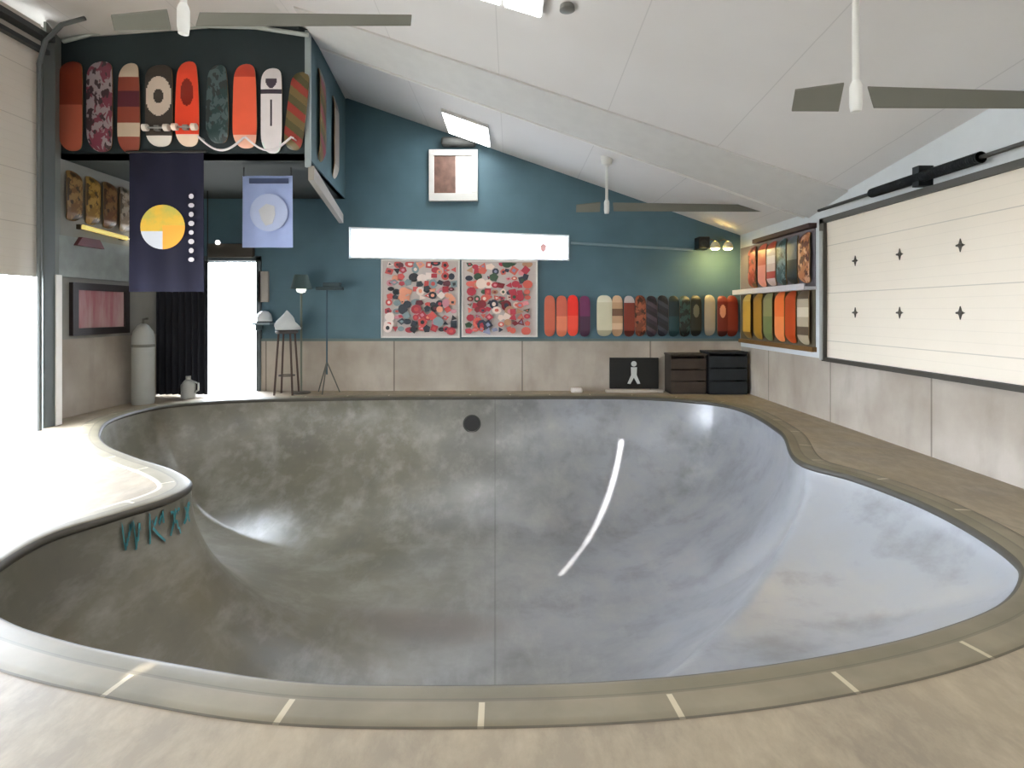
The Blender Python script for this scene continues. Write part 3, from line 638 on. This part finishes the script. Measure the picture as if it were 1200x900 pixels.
def wq(i0, i1, e0, e1, y0_, dy, mm):              # strip between window edge fractions
    X_ = lambda t: WX[0]+(WX[1]-WX[0])*t
    Z_ = lambda t, f: (WB[0]+(WB[1]-WB[0])*t)*(1-f)+(WT[0]+(WT[1]-WT[0])*t)*f
    mm.prism([(X_(i0), y0_, Z_(i0, e0)), (X_(i1), y0_, Z_(i1, e0)), (X_(i1), y0_, Z_(i1, e1)), (X_(i0), y0_, Z_(i0, e1))], (0, dy, 0)); return mm
P(wq(0, 1, 0, 1, YB+.06, .006, MB()).build('pane', pm), wn)
m = MB(); wq(-.004, 1.004, -.06, .0, YB-.01, .12, m); wq(-.004, 1.004, 1, 1.06, YB-.01, .12, m); wq(-.004, 0, 0, 1, YB-.01, .12, m); wq(1, 1.004, 0, 1, YB-.01, .12, m)
P(m.build('window_frame', mat('dde2e2', .5)), wn)
c = Vector(on_back(637, 290)); r = 5/F*YB
m = MB(); m.prism([(c.x+r*math.cos(2*PI*k/16)*(1 if k % 2 else .6), YB+.05, c.z+r*math.sin(2*PI*k/16)) for k in range(16)], (0, .004, 0)); P(m.build('red_decal', mat('f2b8b4', .6)), wn)

def sticker_board(x0, y0, x1, y1, seed, label, pals):
    rnd = random.Random(seed); e_ = empty('sticker_board', on_back((x0+x1)/2, y1), label, 'sticker board', 'sticker collage boards')
    m = MB(); brect(m, x0, y0, x1, y1, .02); P(m.build('backing', mat('c2b7b2', .6)), e_)
    m = MB(); f = 2.0
    for q in ((x0-f, y0-f, x1+f, y0), (x0-f, y1, x1+f, y1+f), (x0-f, y0, x0, y1), (x1, y0, x1+f, y1)): brect(m, *q, .04)
    P(m.build('frame', mat('d5d2cc', .5), bevel=.004), e_)
    m = MB(); mats = [mat(h, .4) for h in pals]; k = 0
    for gy in np.arange(y0+4, y1-2, 7.6):
        for gx in np.arange(x0+8, x1-5, 7.4):
            if rnd.random() < .07: continue
            cx, cy = gx+rnd.uniform(-2, 2), gy+rnd.uniform(-2, 2); c = Vector(on_back(cx, cy)); a0 = rnd.uniform(0, PI); n = rnd.choice([4, 4, 5, 12, 12, 3, 8])
            rr = rnd.uniform(3.4, 6.2)/F*YB; ex = rnd.uniform(.6, 1.1); yo = .022+.0006*k; k += 1
            poly = [(min(max(c.x+rr*math.cos(a0+2*PI*j/n), on_back(x0+1, 0)[0]), on_back(x1-1, 0)[0]), YB-yo, min(max(c.z+rr*ex*math.sin(a0+2*PI*j/n), on_back(0, y1-1)[2]), on_back(0, y0+1)[2])) for j in range(n)]
            mi = rnd.choices(range(len(pals)), weights=[3, 3, 2, 2, 2, 1, 1, 1, 1][:len(pals)])[0]; m.prism(poly, (0, .0005, 0), mi)
            if rnd.random() < .5:
                poly2 = [(c.x+(p[0]-c.x)*.45, YB-yo-.0003, c.z+(p[2]-c.z)*.45) for p in poly]; m.prism(poly2, (0, .0004, 0), rnd.randrange(len(pals)))
    o = P(m.build('stickers', mats), e_); o['kind'] = 'stuff'; return e_
sticker_board(449, 306, 537, 394, 3, 'left collage board of red, pink and black stickers', ['a83440', 'c4504c', '28303a', '7d8f92', 'e39a7c', 'c98a94', '5c2430', 'e8d8d0', '1a1c22'])
sticker_board(543, 307, 628, 393, 9, 'right collage board of red, green and navy stickers', ['b03444', 'd06456', '2c3040', '2f4a34', 'b58a6a', 'd98a90', '8a8fa8', 'ecd6c8', '7a1f28'])
pc = empty('framed_picture', on_back(531, 237), 'white framed picture, half brown half white, high on the teal gable', 'picture')
m = MB(); brect(m, 509, 182, 534, 228, .022); P(m.build('brown_print', mat('6a4f44', .5, noise=.3, scale=9)), pc)
m = MB(); brect(m, 534, 182, 556, 228, .022); P(m.build('white_print', mat('e9e2da', .5, noise=.08, scale=9)), pc)
m = MB(); 
for q in ((503, 176, 560, 183), (503, 227, 560, 236), (503, 183, 509, 227), (553, 183, 560, 227)): brect(m, *q, .05)
P(m.build('frame', mat('c8c8c4', .5), bevel=.005), pc)
m = MB(); brect(m, 518, 163, 558, 173, .16); pj = m.build('wall_vent_hood', mat('3a3c3a', .6), bevel=.04); tag(pj, 'small dark hood between the ceiling light and the high picture', 'vent hood')
m = MB(); p0 = on_back(669, 285); p1 = on_back(812, 293); m.tube([(p0[0], YB-.015, p0[2]), (p1[0], YB-.015, p1[2])], .02, 8)
tag(m.build('wall_conduit', mat('7d959c', .5), smooth=True), 'thin pale conduit across the teal wall right of the banner', 'pipe')
m = MB(); brect(m, 814, 279, 827, 293, .2); sp = m.build('wall_speaker', mat('121614', .5), bevel=.015); tag(sp, 'small black speaker high on the back wall near the right corner', 'speaker')
c = on_back(820.5, 287); m = MB(); m.tube([(c[0], YB-.205, c[2]), (c[0], YB-.198, c[2])], .06, 18); m.build('speaker_cone', mat('2c302e', .6), sp)
m = MB(); m.box((c[0]-.02, YB-.03, c[2]-.02), (c[0]+.02, YB+.02, c[2]+.02)); m.build('bracket', mat('222222', .5), sp)
# warm twin flood lamp in the right corner
wl = empty('corner_flood_light', on_back(850, 286), 'warm glowing twin flood lamp in the right corner', 'light')
for px_ in (838, 853):
    c = Vector(at(px_, 288, YB-.3)); m = MB(); m.lathe([(.02, .07), (.05, .05), (.075, 0), (.08, -.04), (.06, -.045)], 18, c); P(m.build('lamp_head', mat('d5cfae', .4), smooth=True), wl)
    m = MB(); m.lathe([(0, -.06), (.05, -.05), (.065, -.03), (.07, 0)], 18, c-Vector((0, 0, .01))); P(m.build('bulb', glow('ffe08a', 140, 'warm_bulb_%d' % px_), smooth=True), wl)
    m = MB(); m.tube([c+Vector((0, 0, .07)), c+Vector((0, .15, .12)), (c.x, YB+.02, c.z+.12)], .012, 8); P(m.build('lamp_arm', mat('5b5a4e', .5)), wl)
# black sign with white figure, and dark crates, below the ledge
sg = empty('black_sign', at(741, 456, YB-.05), 'black panel with a white standing figure emblem on the concrete curb', 'sign')
m = MB(); brect(m, 714, 419, 771, 455, .05, .02); P(m.build('panel', mat('12120f', .5), bevel=.006), sg)
c = Vector(on_back(742, 437)); u = 1/F*YB; y = YB-.056; m = MB()
m.prism([(c.x+3.2*u*math.cos(2*PI*k/16), y, c.z+11*u+3.2*u*math.sin(2*PI*k/16)) for k in range(16)], (0, .01, 0))
m.prism([(c.x-3.6*u, y, c.z+7*u), (c.x+3.6*u, y, c.z+7*u), (c.x+3.2*u, y, c.z-2*u), (c.x+7.5*u, y, c.z-12*u), (c.x+4*u, y, c.z-12.5*u), (c.x, y, c.z-5*u), (c.x-4*u, y, c.z-12.5*u), (c.x-7.5*u, y, c.z-12*u), (c.x-3.2*u, y, c.z-2*u)], (0, .01, 0))
P(m.build('figure_emblem', mat('c9cbc8', .6)), sg)
cr_ = empty('storage_crate', at(797, 463, YB-.4), 'dark brown low crate on the floor left of the black crate', 'crate')
def crate(e_, X0, X1, Y0, Y1, H, mb_, slat):
    m = MB(); m.box((X0, Y0, .0), (X1, Y1, .03)); m.box((X0, Y0, 0), (X0+.02, Y1, H)); m.box((X1-.02, Y0, 0), (X1, Y1, H)); m.box((X0, Y1-.02, 0), (X1, Y1, H)); P(m.build('crate_body', mb_), e_)
    for k in range(3):
        z = .03+k*(H-.05)/3; m = MB(); m.box((X0, Y0-.015, z), (X1, Y0, z+(H-.05)/3-.02)); P(m.build('front_slat', slat), e_)
    m = MB(); m.box((X0-.01, Y0-.02, H), (X1+.01, Y1, H+.03)); P(m.build('lid', mb_), e_)
crate(cr_, 2.5, 3.05, YB-.36, YB-.01, .6, mat('2c241c', .7), mat('3a2f26', .7, noise=.2))
cr_ = empty('storage_crate', at(845, 463, YB-.4), 'black low crate in the right corner under the decks', 'crate')
crate(cr_, 3.08, 3.68, YB-.4, YB-.01, .64, mat('12151a', .7), mat('1c2226', .7, noise=.2))
m = MB(); x_, y_ = onfloor(679, 464); m.box((x_-.09, 8.72, 0), (x_+.09, 8.84, .07)); tag(m.build('paper_box', mat('d9d3cd', .6), bevel=.015), 'small white block on the deck at the foot of the back wall', 'box')
m = MB(); m.box((1.5, 8.72, 0), (2.42, 8.8, .045)); tag(m.build('floor_board', mat('b3ab9f', .6), bevel=.01), 'pale strip of wood lying below the black sign', 'board')

# ------------------------------------------------------------------ back left corner
dr_ = empty('hanging_drape', (-5.05, 8.36, 2.06), 'black pleated drape in the back left corner under the navy flag', 'drape')
m = MB(); vs = []; nx, nz = 90, 10
for sd in (0, 1):
    for jz in range(nz+1):
        for ix in range(nx+1):
            u = ix/nx; vs.append((-5.445+.785*u, 8.36+.035*math.sin(u*2*PI*8)*(1-.3*jz/nz)+.012*sd, .03+(2.03-.0)*jz/nz))
kk = (nx+1)*(nz+1)
fs = [(sd*kk+j*(nx+1)+i, sd*kk+j*(nx+1)+i+1, sd*kk+(j+1)*(nx+1)+i+1, sd*kk+(j+1)*(nx+1)+i) for sd in (0, 1) for j in range(nz) for i in range(nx)]
lp = list(range(nx+1))+[j*(nx+1)+nx for j in range(1, nz+1)]+[nz*(nx+1)+i for i in range(nx-1, -1, -1)]+[j*(nx+1) for j in range(nz-1, 0, -1)]
fs += [(a, b, b+kk, a+kk) for a, b in zip(lp, lp[1:]+lp[:1])]
m.add(vs, fs); P(m.build('drape_cloth', mat('1b1d26', .8, noise=.2, scale=4), smooth=True), dr_)
m = MB(); m.tube([(XL, 8.36, 2.06), (-4.64, 8.36, 2.06)], .018, 10); P(m.build('drape_rail', mat('2b2b2b', .5, .4), smooth=True), dr_)
m = MB(); m.tube([(-4.66, 8.36, 2.06), (-4.66, 8.36, lz)], .008, 8); P(m.build('rail_hanger', mat('2b2b2b', .5, .4)), dr_)
m = MB(); m.lathe([(0, 0), (.13, 0), (.14, .03), (.14, .92), (.12, 1.02), (.07, 1.1), (.03, 1.13), (0, 1.13)], 28, (-5.2, 7.7, 0)); cn = m.build('tall_canister', mat('a5a7a1', .45), smooth=True)
tag(cn, 'pale grey round-topped canister standing against the left wall', 'canister')
m = MB(); m.lathe([(.143, 0), (.148, .01), (.148, .03), (.143, .04)], 28, (-5.2, 7.7, .8)); m.build('band', mat('77796f', .5), cn)
m = MB(); m.tube([(-5.2, 7.7, 1.13), (-5.2, 7.7, 1.19), (-5.13, 7.7, 1.2)], .016, 8); m.build('valve', mat('6d6a62', .4, .4), cn)
m = MB(); m.lathe([(0, 0), (.09, 0), (.1, .02), (.1, .2), (.06, .26), (.035, .28), (.035, .33), (0, .33)], 20, (-4.86, 8.2, 0)); jg = m.build('jug', mat('a9aaa6', .5), smooth=True); tag(jg, 'small pale jug on the floor in front of the black drape', 'jug')
m = MB(); m.tube([(-4.77, 8.2, .08), (-4.71, 8.2, .12), (-4.71, 8.2, .22), (-4.79, 8.2, .25)], .014, 8); m.build('handle', mat('a9aaa6', .5), jg)
# exit lamp over the door
el = empty('emergency_light', on_back(262, 290), 'dark box with a small white lamp above the bright doorway', 'light')
m = MB(); brect(m, 245, 286, 298, 302, .07); P(m.build('housing', mat('453f36', .6), bevel=.006), el)
m = MB(); c = on_back(259, 285); m.lathe([(0, -.04), (.03, -.03), (.04, 0), (.03, .03), (0, .04)], 14, (c[0], YB-.1, c[2])); P(m.build('lamp', glow('ffffff', 1.5, 'exit_lamp'), smooth=True), el)
m = MB(); m.tube([(c[0], YB-.1, c[2]), (c[0], YB+.02, c[2]-.01)], .012, 8); P(m.build('lamp_stem', mat('5a564e', .5)), el)
# drum-shade floor lamp, tripod stand, stool with cloth
def floorpt(px, py): x, y = onfloor(px, py); return x, y
fx, fy = -2.98-.12, 8.68
lp_ = empty('floor_lamp', (fx, fy, 0), 'slim floor lamp with dark round shade and white underside by teal wall', 'lamp')
zt = CH+(365-322)/F*fy; zb = CH+(365-338)/F*fy; xc = (353-CX)/F*fy
m = MB(); m.lathe([(0, 0), (.14, 0), (.15, .012), (.13, .025), (.02, .03)], 24, (xc, fy, 0)); P(m.build('base', mat('5d5a52', .5, .3), smooth=True), lp_)
m = MB(); m.tube([(xc, fy, .02), (xc, fy, zt)], .016, 10); P(m.build('pole', mat('6f7468', .4, .4), smooth=True), lp_)
m = MB(); m.lathe([(.02, zt-.01), (.1, zt), (.16, zb), (.165, zb-.01), (.155, zb-.005), (.1, zt-.02)], 28, (xc, fy, 0)); P(m.build('shade', mat('3a4c4a', .7), smooth=True), lp_)
m = MB(); m.lathe([(0, zb-.08), (.06, zb-.06), (.08, zb-.02), (.06, zb+.02), (0, zb+.03)], 20, (xc, fy, 0)); P(m.build('bulb', glow('eef4ec', .9, 'lamp_bulb'), smooth=True), lp_)
xt = (383-CX)/F*fy; ts_ = empty('tripod_stand', (xt, fy, 0), 'thin dark tripod with small flat top right of the floor lamp', 'tripod')
zz = CH+(365-340)/F*fy
m = MB(); m.tube([(xt, fy, .3), (xt, fy, zz)], .013, 8); P(m.build('column', mat('35505e', .5), smooth=True), ts_)
for k in range(3):
    a_ = k*2*PI/3+.5; m = MB(); m.tube([(xt, fy, .5), (xt+.2*math.cos(a_), fy+.2*math.sin(a_), .008)], .01, 8); P(m.build('leg', mat('5a5a54', .5), smooth=True), ts_)
m = MB(); m.box((xt-.16, fy-.06, zz), (xt+.26, fy+.06, zz+.05)); m.box((xt-.05, fy-.05, zz+.05), (xt+.22, fy+.05, zz+.12)); P(m.build('top_tray', mat('2e4044', .6), bevel=.01), ts_)
xs0, xs1 = (324-CX)/F*8.5, (345-CX)/F*8.5; sx_ = (xs0+xs1)/2; sh = CH-(388-365)/F*8.5
st = empty('bar_stool', (sx_, 8.55, 0), 'dark legged bar stool in front of the concrete curb', 'stool')
m = MB(); m.lathe([(0, sh-.04), (.15, sh-.04), (.17, sh-.02), (.17, sh), (.15, sh+.015), (0, sh+.02)], 24, (sx_, 8.55, 0)); P(m.build('seat', mat('3e3a3a', .6), smooth=True), st)
for ax, ay in ((-1, -1), (1, -1), (1, 1), (-1, 1)):
    m = MB(); m.tube([(sx_+ax*.09, 8.55+ay*.09, sh-.03), (sx_+ax*.14, 8.55+ay*.13, .005)], .016, 8); P(m.build('leg', mat('4a3a34', .5), smooth=True), st)
m = MB(); m.tube([(sx_+.125*math.cos(k*PI/4), 8.55+.125*math.sin(k*PI/4), .3) for k in range(9)], .009, 6); P(m.build('footring', mat('4a4440', .4, .4), smooth=True), st)
m = MB(); cl = []
rnd = random.Random(4)
for j in range(9):
    for k in range(24):
        ph = k*2*PI/24; rr = .19*math.sin(min(1, (8-j)/8+.02)*PI/2+.0)*(1+.16*math.sin(ph*3+j)); cl.append((sx_+rr*math.cos(ph), 8.55+rr*.8*math.sin(ph), sh+.022+.3*(j/8)**1.2))
m.add(cl, [(j*24+k, j*24+(k+1) % 24, (j+1)*24+(k+1) % 24, (j+1)*24+k) for j in range(8) for k in range(24)]+[tuple(range(24))[::-1]])
tag(m.build('bundled_cloth', mat('c2c6c4', .8), smooth=True), 'heap of pale grey cloth on the dark bar stool', 'cloth')
# small wall shelf right of the doorway with two pale helmets
xa, _, z_s = on_back(304, 378); xb = on_back(322, 378)[0]
m = MB(); m.box((xa, YB-.25, z_s-.03), (xb+.02, YB+.02, z_s)); m.box((xa+.02, YB-.2, z_s-.12), (xa+.04, YB+.02, z_s-.03)); tag(m.build('wall_shelf', mat('8fa0a8', .6)), 'little shelf on the teal wall right of the doorway', 'shelf')
m = MB(); m.lathe([(.115, z_s), (.12, z_s+.03), (.118, z_s+.08), (.1, z_s+.14), (.06, z_s+.18), (0, z_s+.195)], 24, ((xa+xb)/2+.01, YB-.12, 0)); hm = m.build('helmet', mat('e6eaec', .35), smooth=True); tag(hm, 'white helmet on the little shelf beside the doorway', 'helmet')
m = MB(); m.lathe([(.119, z_s), (.126, z_s+.004), (.126, z_s+.02), (.119, z_s+.025)], 24, ((xa+xb)/2+.01, YB-.12, 0)); m.build('rim', mat('3c4246', .5), hm)
m = MB(); brect(m, 303, 318, 315, 354, .03); tag(m.build('wall_panel', mat('9a948c', .5), bevel=.005), 'narrow beige panel on the teal wall right of the doorway', 'panel')
for px_ in (322, 338, 345):
    pass

# ------------------------------------------------------------------ ceiling fans
def fan(X, Y, z, blades, label, wid, hubcol='dfe0dc'):
    e_ = empty('ceiling_fan', (X, Y, ceil_z(X, Y)), label, 'ceiling fan', 'long-bladed ceiling fans')
    top = ceil_z(X, Y)
    m = MB(); m.tube([(X, Y, z+.05), (X, Y, top-.03)], .02, 12); P(m.build('downrod', mat('d9d9d4', .4), smooth=True), e_)
    m = MB(); m.lathe([(.02, top-.12), (.07, top-.09), (.09, top+.03)], 20, (X, Y, 0)); P(m.build('ceiling_canopy', mat('d9d9d4', .4), smooth=True), e_)
    m = MB(); m.lathe([(0, z-.09), (.03, z-.085), (.036, z-.04), (.036, z+.07), (.03, z+.09), (.02, z+.11)], 24, (X, Y, 0)); P(m.build('motor_hub', mat(hubcol, .4), smooth=True), e_)
    for a, R in blades:
        m = MB(); ca, sa = math.cos(a), math.sin(a); n = 12; vs = []
        for i in range(n+1):
            t = i/n; r = .09+(R-.09)*t; w = wid*(1-.25*t); pitch = 1.2
            zc = z-.02*t
            for s, hh in ((-1, 0), (1, 0), (1, .012), (-1, .012)):
                ly = s*w*math.cos(pitch); dz = s*w*math.sin(pitch)+hh; vs.append((X+ca*r-sa*ly, Y+sa*r+ca*ly, zc+dz))
        fs = [(i*4+k, i*4+(k+1) % 4, (i+1)*4+(k+1) % 4, (i+1)*4+k) for i in range(n) for k in range(4)]+[(0, 3, 2, 1), (n*4, n*4+1, n*4+2, n*4+3)]
        m.add(vs, fs); P(m.build('blade', mat('6c6c62', .5), bevel=.003), e_)
    return e_
x1, y1_, z1 = at(215, 24, 3.46); fan(x1, 3.46, z1, [(-.02, 1.45), (PI, .45)], 'ceiling fan at the upper left with its long grey blade reaching right', .055)
x1, y1_, z1 = at(1003, 115, 3.4); fan(x1, 3.4, z1, [(0, 1.3), (PI, .39)], 'ceiling fan at the upper right, blade running out of the picture', .08)
x1, y1_, z1 = at(711, 243, 7.5); fan(x1, 7.5, z1, [(.0, 2.3), (PI, .42)], 'distant ceiling fan low under the ceiling near the back wall', .065)

# ------------------------------------------------------------------ ceiling lights
L_EM = 14
def panel_light(x0, x1, y0, y1, label, cat='light'):
    xm, ym = (x0+x1)/2, (y0+y1)/2
    e_ = empty('ceiling_light', (xm, ym, ceil_z(xm, ym)), label, cat, 'rectangular ceiling lights')
    def quad(xa, xb, ya, yb, d0, d1): return [(x, y, ceil_z(x, y)-d) for d in (d0, d1) for x, y in ((xa, ya), (xb, ya), (xb, yb), (xa, yb))]
    fs = [(0, 3, 2, 1), (4, 5, 6, 7), (0, 1, 5, 4), (1, 2, 6, 5), (2, 3, 7, 6), (3, 0, 4, 7)]
    m = MB(); m.add(quad(x0-.02, x1+.02, y0-.02, y1+.02, .0, .05), fs); P(m.build('housing', mat('d0d0cc', .5)), e_)
    m = MB(); m.add(quad(x0, x1, y0, y1, .045, .065), fs); P(m.build('diffuser', LG), e_)
LG = glow('ffffff', L_EM, 'fluorescent_diffuser')
panel_light(-.4, -.11, 3.55, 4.72, 'left of the two bright ceiling panels at the top centre')
panel_light(-.06, .24, 3.55, 4.72, 'right of the two bright ceiling panels at the top centre')
panel_light(-1.0, -.36, 7.85, 8.7, 'bright ceiling panel near the back wall above the high picture')
for xa_, ya_, w_ in ((-2.6, .6, 'left'), (1.6, .6, 'right'), (-2.6, -1.4, 'rear left'), (1.6, -1.4, 'rear right')):  # unseen panels added overhead to brighten the near deck
    panel_light(xa_, xa_+.65, ya_, ya_+1.1, 'added %s fill-light panel of the four unseen above the viewer' % w_)
sx2, sy2 = .46, 4.55
m = MB(); m.lathe([(.02, .0), (.06, -.01), (.065, -.05), (.03, -.06), (0, -.06)], 18, (sx2, sy2, ceil_z(sx2, sy2)+.01)); tag(m.build('smoke_detector', mat('6d6d68', .5), smooth=True), 'small dark round detector beside the twin ceiling panels', 'detector')

# ------------------------------------------------------------------ light
W = bpy.data.worlds.new('World'); bpy.context.scene.world = W; W.use_nodes = True; nt = W.node_tree
bg = nt.nodes['Background']; bg.inputs['Color'].default_value = (.80, .88, 1.0, 1); bg.inputs['Strength'].default_value = 40.0
sun = bpy.data.lights.new('sun', 'SUN'); sun.energy = 30; sun.angle = math.radians(.3); sun.color = (1, .97, .93)
so = bpy.data.objects.new('sun', sun); C.objects.link(so)
d = Vector((.48, 1, -.36*math.hypot(.48, 1))); so.rotation_euler = d.to_track_quat('-Z', 'Y').to_euler()
def area(name, loc, size, direction, power, color, spread=PI):
    l = bpy.data.lights.new(name, 'AREA'); l.shape = 'RECTANGLE'; l.size, l.size_y = size; l.energy = power; l.color = color; l.spread = spread
    o = bpy.data.objects.new(name, l); C.objects.link(o); o.location = loc; o.rotation_euler = Vector(direction).to_track_quat('-Z', 'Y').to_euler(); return o
# ------------------------------------------------------------------ camera
cam = bpy.data.cameras.new('camera'); co = bpy.data.objects.new('camera', cam); C.objects.link(co)
co.location = (0, 0, CH); co.rotation_euler = (PI/2, 0, 0); cam.sensor_fit = 'HORIZONTAL'; cam.sensor_width = 36; cam.lens = F/1200*36
cam.shift_y = -(450-HY)/1200; cam.clip_start = .05
bpy.context.scene.camera = co
vs_ = bpy.context.scene.view_settings; vs_.view_transform = 'Standard'; vs_.look = 'None'; vs_.exposure = .2; vs_.gamma = 1; vs_.use_curve_mapping = False
